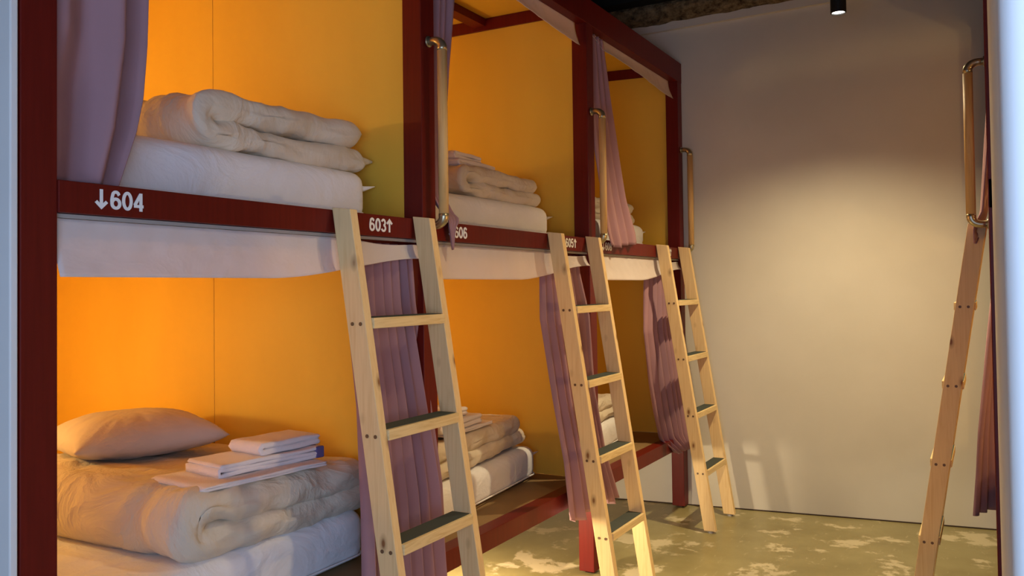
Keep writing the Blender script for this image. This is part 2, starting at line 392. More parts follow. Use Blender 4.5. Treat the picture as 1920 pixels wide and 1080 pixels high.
for ch in ub.children: ch.location = (0, 0, 0)

# grab handles
def handle(yb, x_post=0.0, sgn=1, label='', z0=1.60, z1_=2.158):
    r = thing('grab_handle', label, 'handle', (x_post, yb, 1.88), 'grab handles on the bunk posts')
    xo = sgn * 0.056; zb, zt_ = z0 - 1.88, z1_ - 1.88
    bm = bmesh.new(); add_tube(bm, [(xo, 0, zb), (xo, 0, zt_)], 0.0168, 20); link_mesh('wooden_bar', bm, M_bar, r, True)
    for s_, ze in ((1, zt_), (-1, zb)):
        bm = bmesh.new(); pts = []
        pts.append((xo, 0, ze - s_ * 0.004))
        for k in range(9):
            a = math.radians(90 * k / 8); pts.append((sgn * (0.02 + 0.036 * math.cos(a)), 0, ze + s_ * (0.006 + 0.028 * math.sin(a))))
        pts.append((sgn * 0.001, 0, ze + s_ * 0.034)); rad = [0.0176] + [lerp(0.0172, 0.0135, k / 8) for k in range(9)] + [0.0135]
        add_tube(bm, pts, rad, 18)
        add_tube(bm, [(sgn * 0.0005, 0, ze + s_ * 0.034), (sgn * 0.004, 0, ze + s_ * 0.034)], 0.019, 18)
        link_mesh('metal_elbow', bm, M_brass, r, True)
    return r
handle(2.383, 0.003, 1, 'largest wooden grab handle, on the second red post above the nearest ladder')
handle(3.743, 0.003, 1, 'wooden grab handle on the third red post, left of the far upper curtain')
handle(5.103, 0.003, 1, 'wooden grab handle on the last left post, by the far wall')

# ------------------------------------------------------------------ ladders
KX = 0.25 / 1.59
def make_ladder(label, y0):
    r = thing('ladder', label, 'ladder', (0, y0, 0), 'pine ladders leaning on the bunks')
    zt_ = 1.588; d = 0.066; t = 0.032; wid = 0.425
    def xa(z): return 0.0045 + 0.25 - KX * z
    stile_m = []
    for ys in (0, wid - t):
        bm = bmesh.new()
        A = [(xa(0.012), ys, 0.012), (xa(0.012) + d, ys, 0.012), (xa(0.012) + d, ys + t, 0.012), (xa(0.012), ys + t, 0.012)]
        B_ = [(xa(zt_), ys, zt_ + .002), (xa(zt_) + d, ys, zt_ - 0.006), (xa(zt_) + d, ys + t, zt_ - 0.006), (xa(zt_), ys + t, zt_ + .002)]
        add_prism(bm, A, B_)
        bmesh.ops.bevel(bm, geom=list(bm.edges), offset=0.002, segments=2, affect='EDGES', profile=0.5)
        link_mesh('stile', bm, M_pine, r)
        fx = xa(0) + d / 2
        bm = bmesh.new(); add_tube(bm, [(fx, ys + t / 2, 0), (fx, ys + t / 2, 0.006), (fx, ys + t / 2, 0.014)], [0.016, 0.016, 0.010], 12)
        link_mesh('foot_pad', bm, M_track, r)
    for zc in (1.272, 0.960, 0.648, 0.336):
        bm = bmesh.new(); x0 = xa(zc) - 0.004; x1 = xa(zc) + d + 0.008
        add_box(bm, x0, x1, t + 0.0005, wid - t - 0.0005, zc - 0.030, zc, 0.0015)
        tr = link_mesh('tread', bm, M_pine_y, r)
        bm = bmesh.new(); add_box(bm, x0 + 0.002, x1 - 0.012, t + 0.004, wid - t - 0.004, zc - 0.0005, zc + 0.0018, 0.0005)
        link_mesh('grip_pad', bm, M_grip, tr)
        for ys, sg in ((0, -1), (wid, 1)):
            for fx in (0.30, 0.74):
                bm = bmesh.new(); cx = xa(zc - .016) + d * fx
                add_tube(bm, [(cx, ys - sg * 0.001, zc - 0.016), (cx, ys + sg * 0.0014, zc - 0.016)], 0.0056, 10)
                link_mesh('screw', bm, M_screw, r)
    return r
def dup(root, loc, label, rz=0.0):
    c = root.copy(); COL.objects.link(c); c.location = loc; c['label'] = label; c.rotation_euler = (0, 0, rz)
    for ch in list(root.children):
        q = ch.copy(); COL.objects.link(q); q.parent = c
        for g_ in ch.children:
            s_ = g_.copy(); COL.objects.link(s_); s_.parent = q
    return c
lad = make_ladder('nearest and largest pine ladder, standing before the first lower curtain', 1.887)
dup(lad, (0, 1.887 + 1.368, 0), 'middle pine ladder of the three leaning on the left bunk')
dup(lad, (0, 1.887 + 2.728, 0), 'farthest pine ladder on the left bunk, beside the pale end wall')
dup(lad, (XR, 3.785 + 0.425, 0), 'pine ladder seen edge-on, leaning on the right-hand bunk', math.pi)

# ------------------------------------------------------------------ soft goods
def soft_box(name, c, size, r, m, parent=None, amp=0.006, step=0.026, rz=0.0, puff=0.02, seed=0, sagx=0.0, wr=(9, 3, 3), sharp=1.0, wamp=None):
    hx, hy, hz = size[0] / 2, size[1] / 2, size[2] / 2
    bm = bmesh.new(); vm = {}
    nx, ny, nz = max(6, int(size[0] / step)), max(6, int(size[1] / step)), max(8, int(size[2] / (step * .6)))
    rot = Matrix.Rotation(rz, 4, 'Z')
    def V(i, j, k):
        key = (i, j, k)
        if key in vm: return vm[key]
        def e(t, n):   # denser towards the edges
            u = 2 * t / n - 1; return math.sin(u * math.pi / 2) * 0.45 + u * 0.55
        p = Vector((e(i, nx) * hx, e(j, ny) * hy, e(k, nz) * hz))
        q = Vector((max(-hx + r, min(hx - r, p.x)), max(-hy + r, min(hy - r, p.y)), max(-hz + r, min(hz - r, p.z))))
        n_ = (p - q); n_ = n_.normalized() if n_.length > 1e-7 else Vector((0, 0, 1))
        s_ = q + n_ * r
        bul = (1 - (s_.x / hx) ** 2) * (1 - (s_.y / hy) ** 2)
        s_.z += puff * bul * (1 if k > nz / 2 else 0)
        side = (1 - (abs(s_.z) / hz) ** 2)
        s_ += Vector((n_.x, n_.y, 0)) * side * puff * 0.6
        g_ = Vector((s_.x + seed * 3.1, s_.y + seed * 1.7, s_.z))
        d = amp * noise.noise(Vector((g_.x * wr[0], g_.y * wr[1], g_.z * wr[2])))
        rd = noise.noise(Vector((g_.x * 7 + g_.z * 14, g_.y * 7 - g_.z * 16, g_.z * 5)))
        d += (wamp if wamp is not None else amp * 0.7) * (1 - abs(rd) * 2.4) * noise.noise(g_ * 2.3)
        s_ += n_ * d
        if s_.z < -hz + 0.001: s_.z = -hz + 0.001
        v = bm.verts.new((rot @ s_) + Vector(c)); vm[key] = v; return v
    for i in range(nx):
        for j in range(ny):
            for k in (0, nz): bm.faces.new((V(i, j, k), V(i + 1, j, k), V(i + 1, j + 1, k), V(i, j + 1, k)))
    for i in range(nx):
        for k in range(nz):
            for j in (0, ny): bm.faces.new((V(i, j, k), V(i + 1, j, k), V(i + 1, j, k + 1), V(i, j, k + 1)))
    for j in range(ny):
        for k in range(nz):
            for i in (0, nx): bm.faces.new((V(i, j, k), V(i, j + 1, k), V(i, j + 1, k + 1), V(i, j, k + 1)))
    return link_mesh(name, bm, m, parent, True)

def mattress(label, xf, y0, y1, z, h, rz=0.0, seed=0, depth=1.78, tip=True, group='white mattresses in the bunks'):
    """front (aisle) face at x=xf; runs back into the bunk"""
    cx, cy = xf - depth / 2, (y0 + y1) / 2
    if rz:
        pv = Vector((xf, y0)); d = Matrix.Rotation(rz, 2) @ (Vector((cx, cy)) - pv); cx, cy = pv.x + d.x, pv.y + d.y
    r = thing('mattress', label, 'mattress', (cx, cy, z), group)
    soft_box('mattress_body', (0, 0, h / 2), (depth, y1 - y0, h), 0.045, M_white, r, 0.005, 0.026, rz, 0.005, seed, wamp=0.006)
    # piping round the lower edge
    bm = bmesh.new(); hx, hy, rr = depth / 2 + 0.006, (y1 - y0) / 2 + 0.004, 0.06
    pts = []
    for sx, sy, a0 in ((1, -1, -90), (1, 1, 0), (-1, 1, 90), (-1, -1, 180)):
        for k in range(7):
            a = math.radians(a0 + 15 * k); pts.append((sx * (hx - rr) + rr * math.cos(a), sy * (hy - rr) + rr * math.sin(a), 0.026))
    pts.append(pts[0]); rot = Matrix.Rotation(rz, 4, 'Z'); pts = [rot @ Vector(p) for p in pts]
    add_tube(bm, pts, 0.0035, 6); link_mesh('piping', bm, M_white, r, True)
    if tip:
        bm = bmesh.new()
        for (a, c_, w0) in (((depth / 2 - 0.05, (y1 - y0) / 2 - 0.02, h * 0.70), (depth / 2 - 0.01, (y1 - y0) / 2 + 0.050, h * 0.74), 0.016),):
            p0, p1 = rot @ Vector(a), rot @ Vector(c_)
            add_tube(bm, [p0, lerp(p0, p1, .5) + Vector((0, 0, -.006)), p1], [0.020, 0.009, 0.0015], 8)
        link_mesh('cover_tie', bm, M_white, r, True)
    return r

def sweep(name, path, wid, thick, m, parent, x0, nexp=2.6, seed=0, amp=0.006, fine=40, seg=56, shrink=None, wfreq=(11, 3), taper=(1, 1), rz=0.0, fold_amp=0.0):
    """path: [(y,z)] centreline; the cloth runs from x0 back to x0-wid; thick may be a function of u"""
    P_ = [Vector(p) for p in path]; L = [0]
    for a, c_ in zip(P_, P_[1:]): L.append(L[-1] + (c_ - a).length)
    tot = L[-1]
    # resample
    n = fine; pts = []
    us = []
    for i in range(n + 1):
        u = i / n; u = 0.5 - 0.5 * math.cos(math.pi * u) if True else u
        u = lerp(i / n, u, 0.55); us.append(u)
    for u in us:
        s_ = u * tot; k = 0
        while k < len(L) - 2 and L[k + 1] < s_: k += 1
        t = (s_ - L[k]) / max(1e-9, L[k + 1] - L[k]); pts.append(P_[k].lerp(P_[k + 1], t))
    bm = bmesh.new(); rings = []; hw = wid / 2
    for i, u in enumerate(us):
        p = pts[i]; d = (pts[min(i + 1, n)] - pts[max(i - 1, 0)]).normalized(); nn = Vector((-d.y, d.x))
        T = (thick(u) if callable(thick) else thick) / 2
        s_ = u * tot; e0 = min(1, s_ / (T * 1.0 + 1e-6)); e1 = min(1, (tot - s_) / (T * 1.0 + 1e-6))
        f = 1.0
        if taper[0] and e0 < 1: f = math.sqrt(max(0.0, 1 - (1 - e0) ** 2))
        if taper[1] and e1 < 1: f = min(f, math.sqrt(max(0.0, 1 - (1 - e1) ** 2)))
        f = max(f, 0.02)
        ring = []
        for k in range(seg):
            a = 2 * math.pi * k / seg; ca, sa = math.cos(a), math.sin(a)
            cx = math.copysign(abs(ca) ** (2 / 5.0), ca); sz = math.copysign(abs(sa) ** (2 / nexp), sa)
            # concentrate the profile: flat top, rounded edges of radius ~T
            X = cx * hw; 
            over = max(0.0, abs(X) - (hw - T * 0.9)) / (T * 0.9)
            zz = T * f * math.sqrt(max(0.0, 1 - min(1, over) ** 2)) * (1 if sa >= 0 else -1) if abs(sa) > 1e-6 else 0.0
            hw2 = 1 - 0.05 * (1 - f) 
            g_ = Vector((X * wfreq[0] + seed * 5.3, s_ * wfreq[1] * (1.0), seed * 2.1 + (2 if sa > 0 else 0)))
            dd = amp * noise.noise(g_) + amp * 0.8 * (0.35 - abs(noise.noise(Vector((X * 9 + s_ * 6, s_ * 9 - X * 5, seed + 3.3)))))* 1.6
            if fold_amp:
                wf = math.exp(-((u - 0.5) / 0.16) ** 2); q_ = noise.noise(Vector((X * 11 + s_ * 5, s_ * 3.0 - X * 2, seed + 9.1)))
                dd += fold_amp * wf * (0.45 - abs(q_) * 2.2)
            dx = amp * 1.5 * noise.noise(Vector((s_ * 9, seed * 1.3, a)))
            off = nn * (zz + (dd if abs(zz) > 1e-5 else 0) * (1 if sa >= 0 else -1) * f)
            ring.append(bm.verts.new((x0 - hw + X * hw2 + (dx if over > 0 else 0), p.x + off.x, p.y + off.y)))
        rings.append(ring)
    for i in range(n):
        for k in range(seg):
            bm.faces.new((rings[i][k], rings[i][(k + 1) % seg], rings[i + 1][(k + 1) % seg], rings[i + 1][k]))
    bm.faces.new(rings[0][::-1]); bm.faces.new(rings[-1])
    if rz:
        pv = Vector((x0, pts[0].x, 0)); bmesh.ops.rotate(bm, verts=bm.verts, cent=(x0, min(p.x for p in pts), 0), matrix=Matrix.Rotation(rz, 3, 'Z'))
    return link_mesh(name, bm, m, parent, True)

def fold_path(y0, y1, zb, T1, T2, y1b=None, dz0=0.0, dz1=0.0, wav=0.0):
    """quilt folded once: open ends at y1, fold at y0. bottom layer T1, top layer T2"""
    y1b = y1 if y1b is None else y1b
    pts = []; r_ = (T1 + T2) / 4
    n = 10
    za = zb + T1 / 2; zt_ = zb + T1 + T2 / 2
    for i in range(n + 1):
        y = lerp(y1b - T1 * .1, y0 + r_ + T1 / 2, i / n); pts.append((y, za + dz0 * (1 - i / n) + wav * math.sin(i * 1.1)))
    for k in range(1, 8):
        a = math.radians(-90 - 180 * k / 8); pts.append((y0 + r_ + T1 / 2 + r_ * math.cos(a), (za + zt_) / 2 + (zt_ - za) / 2 * math.sin(a)))
    for i in range(n + 1):
        y = lerp(y0 + r_ + T1 / 2, y1, i / n); pts.append((y, zt_ + dz1 * (i / n) + wav * math.sin(i * 1.3 + 1)))
    return pts
def duvet(label, x0, y0, y1, zb, T1, T2, wid=0.95, seed=0, y1b=None, dz0=0, dz1=0, rz=0, wav=0.002, m=None, amp=0.009, group='cream duvets folded on the mattresses', tip=False):
    r = thing('duvet', label, 'duvet', (0, 0, 0), group)
    r.location = (x0 - 0.3, (y0 + y1) / 2, zb)
    o = sweep('folded_quilt', fold_path(y0, y1, zb, T1, T2, y1b, dz0, dz1, wav), wid, lambda u: lerp(T1, T2, sm((u - .4) / .2)), m or M_cream, r, x0, seed=seed, amp=amp, fine=130, seg=110, rz=rz, fold_amp=0.013)
    o.matrix_parent_inverse = Matrix.Translation(-r.location)
    if tip:
        bm = bmesh.new(); a = Vector((x0 - 0.06, (y1b or y1) - 0.045, zb + T1 * .55)); c_ = Vector((x0 - 0.015, (y1b or y1) + 0.03, zb + T1 * .62 + dz0))
        add_tube(bm, [a, a.lerp(c_, .55), c_], [0.035, 0.018, 0.004], 8); q = link_mesh('quilt_corner', bm, m or M_cream, r, True)
        q.matrix_parent_inverse = Matrix.Translation(-r.location)
    return r
def towel(label, c, size, rz, layers, seed=0, group='folded white towels', band=False, m=None, tilt=(0, 0)):
    """folded towel, fold facing -x side of its local frame; layers stacked"""
    lx, ly, h = size; t = h / layers
    r = thing('towel', label, 'towel', c, group)
    pts = []
    z = t / 2; d = 1; y = ly / 2
    for L_ in range(layers):
        ya, yb = (ly / 2 - t / 2, -ly / 2 + t / 2) if d == 1 else (-ly / 2 + t / 2, ly / 2 - t / 2)
        for i in range(7): pts.append((lerp(ya, yb, i / 6), z + 0.0012 * math.sin(i * 1.7 + L_)))
        if L_ < layers - 1:
            for k in range(1, 5):
                a = math.pi * k / 5; pts.append((yb - d * math.sin(a) * t * .5, z + t * (1 - math.cos(a)) / 2))
        z += t; d = -d
    o = sweep('towel_cloth', pts, lx, t * 0.98, m or M_towel, r, lx / 2, seed=seed, amp=0.0022, fine=24 * layers, seg=40, wfreq=(14, 8))
    if band:
        bm = bmesh.new()
        add_box(bm, -lx / 2 + 0.004, lx / 2 + 0.0015, ly / 2 - 0.030, ly / 2 + 0.003, 0.001, h + 0.0015, 0.004)
        link_mesh('woven_band', bm, M_tpurple, r)
    r.rotation_euler = (tilt[0], tilt[1], rz)
    return r
def pillow(label, c, size, rot, m, seed=0, group=None):
    r = thing('pillow', label, 'pillow', c, group); nx, ny = 54, 44; bm = bmesh.new()
    grid = {}
    for s_ in (1, -1):
        for i in range(nx + 1):
            for j in range(ny + 1):
                if s_ == -1 and (i in (0, nx) or j in (0, ny)): grid[(s_, i, j)] = grid[(1, i, j)]; continue
                u, v = 2 * i / nx - 1, 2 * j / ny - 1
                e = ((1 - abs(u) ** 2.6) * (1 - abs(v) ** 2.6)); e = max(0, e) ** 0.5
                px = u * size[0] / 2 * (1 - 0.07 * (1 - v * v)); py = v * size[1] / 2 * (1 - 0.07 * (1 - u * u))
                g_ = Vector((px * 9 + seed, py * 9, s_))
                rad = math.atan2(v, u)
                wr = (0.5 - abs(noise.noise(Vector((math.cos(rad) * 5 + seed, math.sin(rad) * 5, u * 1.2 + v))))) * 0.016 * (u * u + v * v) * e
                z = s_ * size[2] / 2 * e * (1.25 if s_ > 0 else 0.75) + s_ * (wr + 0.006 * noise.noise(g_) * e)
                grid[(s_, i, j)] = bm.verts.new((px, py, z + size[2] * 0.36))
    for s_ in (1, -1):
        for i in range(nx):
            for j in range(ny):
                f = [grid[(s_, i, j)], grid[(s_, i + 1, j)], grid[(s_, i + 1, j + 1)], grid[(s_, i, j + 1)]]
                bm.faces.new(f if s_ > 0 else f[::-1])
    link_mesh('pillow_cover', bm, m, r, True); r.rotation_euler = rot; return r

# ---- berth 604 (lower, nearest)
mattress('white mattress under the big folded duvet in the nearest lower berth', -0.205, 1.06, 2.285, z4 - 0.003, 0.170, 0, 1)
duvet('big rumpled cream duvet with pillow and towels on it, nearest lower berth', -0.21, 1.54, 2.315, 0.622, 0.088, 0.098, 1.0, 2, y1b=2.335, dz0=-0.01, dz1=-0.035, amp=0.011)
pillow('greige pillow lying on the duvet in the nearest lower berth', (-1.0, 1.985, 0.787), (0.50, 0.50, 0.155), (0.0, math.radians(-2), math.radians(-20)), M_pillow, 3)
towel('large thin white towel folded flat, lowest of the three on the near duvet', (-0.345, 1.875, 0.800), (0.26, 0.46, 0.014), math.radians(-7), 2, 4)
towel('folded bath towel with purple edge, middle of the near lower towel stack', (-0.35, 1.935, 0.816), (0.18, 0.38, 0.036), math.radians(-9), 3, 5, band=True)
towel('small folded hand towel on top of the near lower towel stack', (-0.345, 2.02, 0.854), (0.15, 0.25, 0.036), math.radians(-5), 2, 6)
# ---- berth 603 (upper, nearest)
mattress('white mattress with a cover tie in the nearest upper berth', -0.165, 1.10, 2.262, z2 - 0.003, 0.166, 0, 7)
duvet('cream duvet folded once on the nearest upper mattress', -0.185, 1.565, 2.272, 1.748, 0.078, 0.082, 0.80, 8, y1b=2.30, dz0=-0.004, dz1=0.006, amp=0.010, tip=True, wav=0.003)
# ---- berth 606 / 605
mattress('white mattress in the middle lower berth, behind the second ladder', -0.16, 2.46, 3.64, z4 - 0.003, 0.155, math.radians(5), 9)
duvet('cream duvet folded on the mattress in the middle lower berth', -0.19, 2.62, 3.54, 0.608, 0.070, 0.076, 0.8, 10, y1b=3.60, rz=math.radians(6), amp=0.008, dz0=.01)
towel('wide white towel under two others in the middle lower berth', (-0.345, 3.02, 0.762), (0.20, 0.42, 0.014), math.radians(4), 2, 11)
towel('folded white towel, second from the top in the middle lower berth', (-0.345, 2.97, 0.778), (0.19, 0.36, 0.042), math.radians(4), 2, 12)
towel('top folded white towel in the middle lower berth', (-0.345, 2.93, 0.822), (0.15, 0.26, 0.036), math.radians(4), 2, 13)
mattress('white mattress with a cover tie in the middle upper berth', -0.165, 2.46, 3.62, z2 - 0.003, 0.150, 0, 14)
duvet('cream duvet folded once in the middle upper berth', -0.19, 2.875, 3.56, 1.733, 0.062, 0.066, 0.7, 15, y1b=3.60, amp=0.008)
towel('white towel folded flat on the duvet in the middle upper berth', (-0.36, 3.13, 1.864), (0.20, 0.34, 0.032), math.radians(3), 2, 16)
towel('small white towel on top of another in the middle upper berth', (-0.35, 3.08, 1.897), (0.15, 0.24, 0.030), math.radians(3), 2, 17)
# ---- berth 608 / 607
mattress('white mattress in the far lower berth, seen through the second ladder', -0.157, 3.84, 4.78, z4 - 0.003, 0.155, math.radians(6.5), 18, depth=1.6)
duvet('cream duvet folded in the far lower berth', -0.185, 3.96, 4.66, 0.606, 0.060, 0.064, 0.7, 19, rz=math.radians(6.5), y1b=4.69, amp=0.008)
towel('white towel on the duvet in the far lower berth', (-0.44, 4.34, 0.736), (0.20, 0.32, 0.032), math.radians(11), 2, 20)
mattress('white mattress half hidden by a curtain in the far upper berth', -0.165, 3.82, 4.885, z2 - 0.003, 0.140, 0, 21)
duvet('cream duvet half hidden by a curtain in the far upper berth', -0.19, 4.10, 4.80, 1.722, 0.058, 0.062, 0.7, 22, y1b=4.82, amp=0.008)

# ------------------------------------------------------------------ curtains
def curtain(label, levels, nf, amp0, seed=0, rows_=70, group='mauve berth curtains', hem_lift=None, name='curtain', m=None, sharp=0.6):
    """levels: (z, x0,y0, x1,y1, ampscale)"""
    r = thing(name, label, 'curtain', (levels[0][1], levels[0][2], levels[-1][0]), group)
    bm = bmesh.new(); nc = nf * 14; zt_, zb = levels[0][0], levels[-1][0]; g = []
    for i in range(rows_ + 1):
        z = lerp(zt_, zb, i / rows_); x0, y0, x1, y1, am = interp(levels, z); row = []
        d = Vector((x1 - x0, y1 - y0)); nn = Vector((d.y, -d.x)).normalized() if d.length > 1e-6 else Vector((1, 0))
        if nn.x < 0: nn = -nn
        for j in range(nc + 1):
            u = j / nc
            uu = u + 0.03 * noise.noise(Vector((u * 3.1 + seed, z * 0.5, seed * 1.9)))
            ph = 2 * math.pi * nf * uu + 0.5 * noise.noise(Vector((u * 4, z * 0.9, seed + 7)))
            s_ = math.sin(ph); w = math.copysign(abs(s_) ** sharp, s_) 
            var = 0.65 + 0.7 * (0.5 + noise.noise(Vector((u * nf * 0.8, seed * 3.3, z * 0.5))))
            a = amp0 * am * var
            p = Vector((x0, y0)) + d * (u + 0.010 * math.sin(2 * ph) * 1.0) + nn * (w * a + 0.004 * noise.noise(Vector((u * 9, z * 2.2, seed))))
            zz = z
            if hem_lift and i == rows_: pass
            zz += (hem_lift(u) * sm((i / rows_ - .6) / .4) if hem_lift else 0) + 0.004 * noise.noise(Vector((u * 8, seed, 2))) * (i / rows_)
            row.append(bm.verts.new((p.x, p.y, zz)))
        g.append(row)
    for i in range(rows_):
        for j in range(nc): bm.faces.new((g[i][j], g[i][j + 1], g[i + 1][j + 1], g[i + 1][j]))
    o = link_mesh('curtain_panel', bm, m or M_mauve, r, True)
    o.matrix_parent_inverse = Matrix.Translation(-r.location)
    md = o.modifiers.new('thickness', 'SOLIDIFY'); md.thickness = 0.0022; md.offset = 0
    # stitched hem band
    bm = bmesh.new(); hb = []
    for i in (rows_ - 2, rows_):
        z = lerp(zt_, zb, i / rows_)
    return r
# upper, near: gathered to the left behind the first post
curtain('wide mauve curtain gathered beside the first post in the upper berth', [
    (2.605, -0.04, 1.066, -0.05, 1.335, 0.7), (2.10, -0.04, 1.066, -0.055, 1.322, 0.9), (1.92, -0.045, 1.066, -0.055, 1.315, 1.0),
    (1.80, -0.085, 1.066, -0.060, 1.308, 1.1), (1.72, -0.08, 1.068, -0.06, 1.290, 1.0), (1.64, -0.075, 1.07, -0.06, 1.262, 0.8), (1.592, -0.07, 1.07, -0.06, 1.245, 0.7)], 2, 0.030, 1.7, sharp=.9)
curtain('mauve curtain behind the handle in the middle upper berth', [
    (2.605, -0.045, 2.440, -0.04, 2.655, 1.0), (2.30, -0.045, 2.440, -0.045, 2.618, 1.0), (2.15, -0.045, 2.44, -0.05, 2.598, .9),
    (1.90, -0.045, 2.435, -0.05, 2.566, .8), (1.68, -0.03, 2.430, -0.045, 2.54, .7), (1.62, -0.0, 2.445, -0.02, 2.565, .4),
    (1.592, 0.026, 2.455, 0.020, 2.552, .3), (1.57, 0.024, 2.462, 0.020, 2.520, .25), (1.54, 0.022, 2.475, 0.020, 2.508, .2), (1.488, 0.020, 2.492, 0.020, 2.498, .1)], 4, 0.015, 2)
curtain('mauve curtain spilling over the beam in the far upper berth', [
    (2.600, -0.045, 3.800, -0.045, 4.00, 1.0), (2.28, -0.035, 3.80, -0.035, 4.09, 1.0), (2.0, -0.01, 3.80, -0.02, 4.16, 1.0),
    (1.79, 0.015, 3.81, 0.0, 4.20, .9), (1.60, 0.030, 3.85, 0.024, 4.255, .8), (1.546, 0.034, 3.88, 0.026, 4.262, .7)], 4, 0.018, 3,
    hem_lift=lambda u: 0.012 + 0.03 * (u - .35) if u > .35 else 0.03 * (.35 - u))
# lower: gathered to the right, hanging out over the rail
curtain('mauve curtain hanging behind the nearest ladder', [
    (1.50, -0.052, 2.03, -0.048, 2.325, 0.7), (1.30, -0.045, 2.02, -0.040, 2.335, 0.8), (1.0, -0.01, 2.02, -0.015, 2.375, 0.9),
    (0.70, 0.026, 1.99, 0.024, 2.400, 1.0), (0.30, 0.036, 1.98, 0.040, 2.430, 1.1)], 7, 0.020, 4)
curtain('mauve curtain hanging behind the second ladder from the front', [
    (1.50, -0.052, 3.33, -0.048, 3.660, 0.7), (1.42, -0.05, 3.29, -0.045, 3.66, 0.8), (1.22, -0.035, 3.26, -0.01, 3.68, 0.9), (0.87, -0.005, 3.31, 0.012, 3.67, 1.0),
    (0.60, 0.030, 3.335, 0.030, 3.73, 1.0), (0.345, 0.042, 3.36, 0.046, 3.86, 1.1)], 6, 0.024, 5, hem_lift=lambda u: -0.02 * math.sin(u * 9))
curtain('mauve curtain in the far lower berth, behind the farthest left ladder', [
    (1.50, -0.052, 4.62, -0.048, 5.03, 0.7), (1.38, -0.06, 4.60, -0.045, 5.03, 0.8), (1.1, -0.055, 4.54, -0.02, 5.03, 0.9), (0.80, -0.05, 4.60, 0.01, 5.08, 1.0),
    (0.62, -0.045, 4.66, 0.026, 5.11, 1.0), (0.46, -0.04, 4.74, 0.038, 5.14, 1.0), (0.375, 0.03, 4.83, 0.040, 5.14, 1.0)], 7, 0.022, 6)

# ------------------------------------------------------------------ valances (white strips under the beams)
def valance(label, y0, y1, ztop, zbot, x=-0.034, seed=0, bow=0.0, group='white valance strips over the berths'):
    r = thing('valance', label, 'valance', (x, y0, ztop(0)), group)
    bm = bmesh.new(); n, k_ = 90, 14; g = []
    for i in range(n + 1):
        u = i / n; row = []
        for j in range(k_ + 1):
            v = j / k_; z = lerp(ztop(u), zbot(u), v); y = lerp(y0, y1, u)
            xx = x + bow * v * v + 0.005 * noise.noise(Vector((y * 6, z * 9, seed))) * v + 0.0025 * noise.noise(Vector((y * 22, z * 22, seed)))
            row.append(bm.verts.new((xx, y, z)))
        g.append(row)
    for i in range(n):
        for j in range(k_): bm.faces.new((g[i][j], g[i + 1][j], g[i + 1][j + 1], g[i][j + 1]))
    o = link_mesh('valance_cloth', bm, M_paper, r, True); o.matrix_parent_inverse = Matrix.Translation(-r.location)
    md = o.modifiers.new('thickness', 'SOLIDIFY'); md.thickness = 0.0012
    return r
def vz(a, b_, sag): return lambda u: a - 0.0 * u + b_ * sm((u - .55) / .45)
for k, lab in enumerate(('longest white valance strip, hanging over the nearest lower berth with the pillow', 'white valance strip over the middle lower berth, between first and second ladder', 'smallest white valance strip, over the far lower berth near the end wall')):
    y0 = YK[k] + S + 0.002; y1 = YK[k + 1] - 0.001
    valance(lab, y0, y1, lambda u: z1 - 0.011 - 0.012 * sm((u - .70) / .15) * (1 - 0.5 * sm((u - .88) / .12)), lambda u: 1.386 + 0.068 * sm((u - .45) / .55) ** 1.0, -0.016, k, 0.018)
for k, lab in enumerate(('white strip along the top of the nearest upper berth', 'white strip along the top of the middle upper berth', 'wavy white strip along the top of the far upper berth')):
    y0 = YK[k] + S + 0.002; y1 = YK[k + 1] - 0.012
    valance(lab, y0, y1, lambda u: z5 + 0.02, lambda u: 2.545 - 0.040 * sm((u - .3) / .7) + (0.06 * max(0, 1 - u * 7) if k == 2 else 0), -0.056, 10 + k, 0.03)

# ------------------------------------------------------------------ bunk lamps of the left bunks (inside, behind the posts)
def bunk_lamp(x, y, z, e, label, sgn=1):
    r = thing('reading_lamp', label, 'lamp', (x, y, z), 'reading lamps inside the bunks')
    bm = bmesh.new(); add_tube(bm, [(0, 0, -0.16), (0, 0, -0.10), (0, 0, -0.075)], [0.035, 0.035, 0.02], 16); link_mesh('lamp_base', bm, M_black, r, True)
    bm = bmesh.new(); add_tube(bm, [(0, 0, -0.075), (0, 0, -0.06)], [0.02, 0.02], 12); link_mesh('lamp_socket', bm, M_brass, r, True)
    light('POINT', 'bunk_lamp_light', (x, y, z), e, LAMP, shadow_soft_size=0.045)
LE = 15
for k, (zz, nm) in enumerate(((z4 + 0.66, 'lower'), (z2 + 0.36, 'upper'))):
    for j, w_ in enumerate(('nearest', 'middle', 'far')):
        up = nm == 'upper' and j > 0
        bunk_lamp(-1.5, YK[j] + (0.58 if up else 0.36), zz - (0.17 if up else 0), LE * (1.0 if j == 0 else 0.84 if j == 1 else 0.30), 'small black-based lamp inside the %s %s left berth' % (w_, nm))

# foot light under the middle lower berth
r = thing('foot_light', 'small foot light under the deck of the middle lower berth', 'lamp', (-0.42, 3.02, z3 + 0.047))
box('light_housing', -0.06, 0.06, -0.04, 0.04, -0.022, 0.0, M_black, r, 0.003); box('light_diffuser', -0.05, 0.05, -0.03, 0.03, -0.026, -0.022, M_glow, r, 0.001)
light('POINT', 'foot_light_bulb', (-0.42, 3.02, z3 - 0.01), 75.0, (1.0, 0.80, 0.52), shadow_soft_size=0.06)

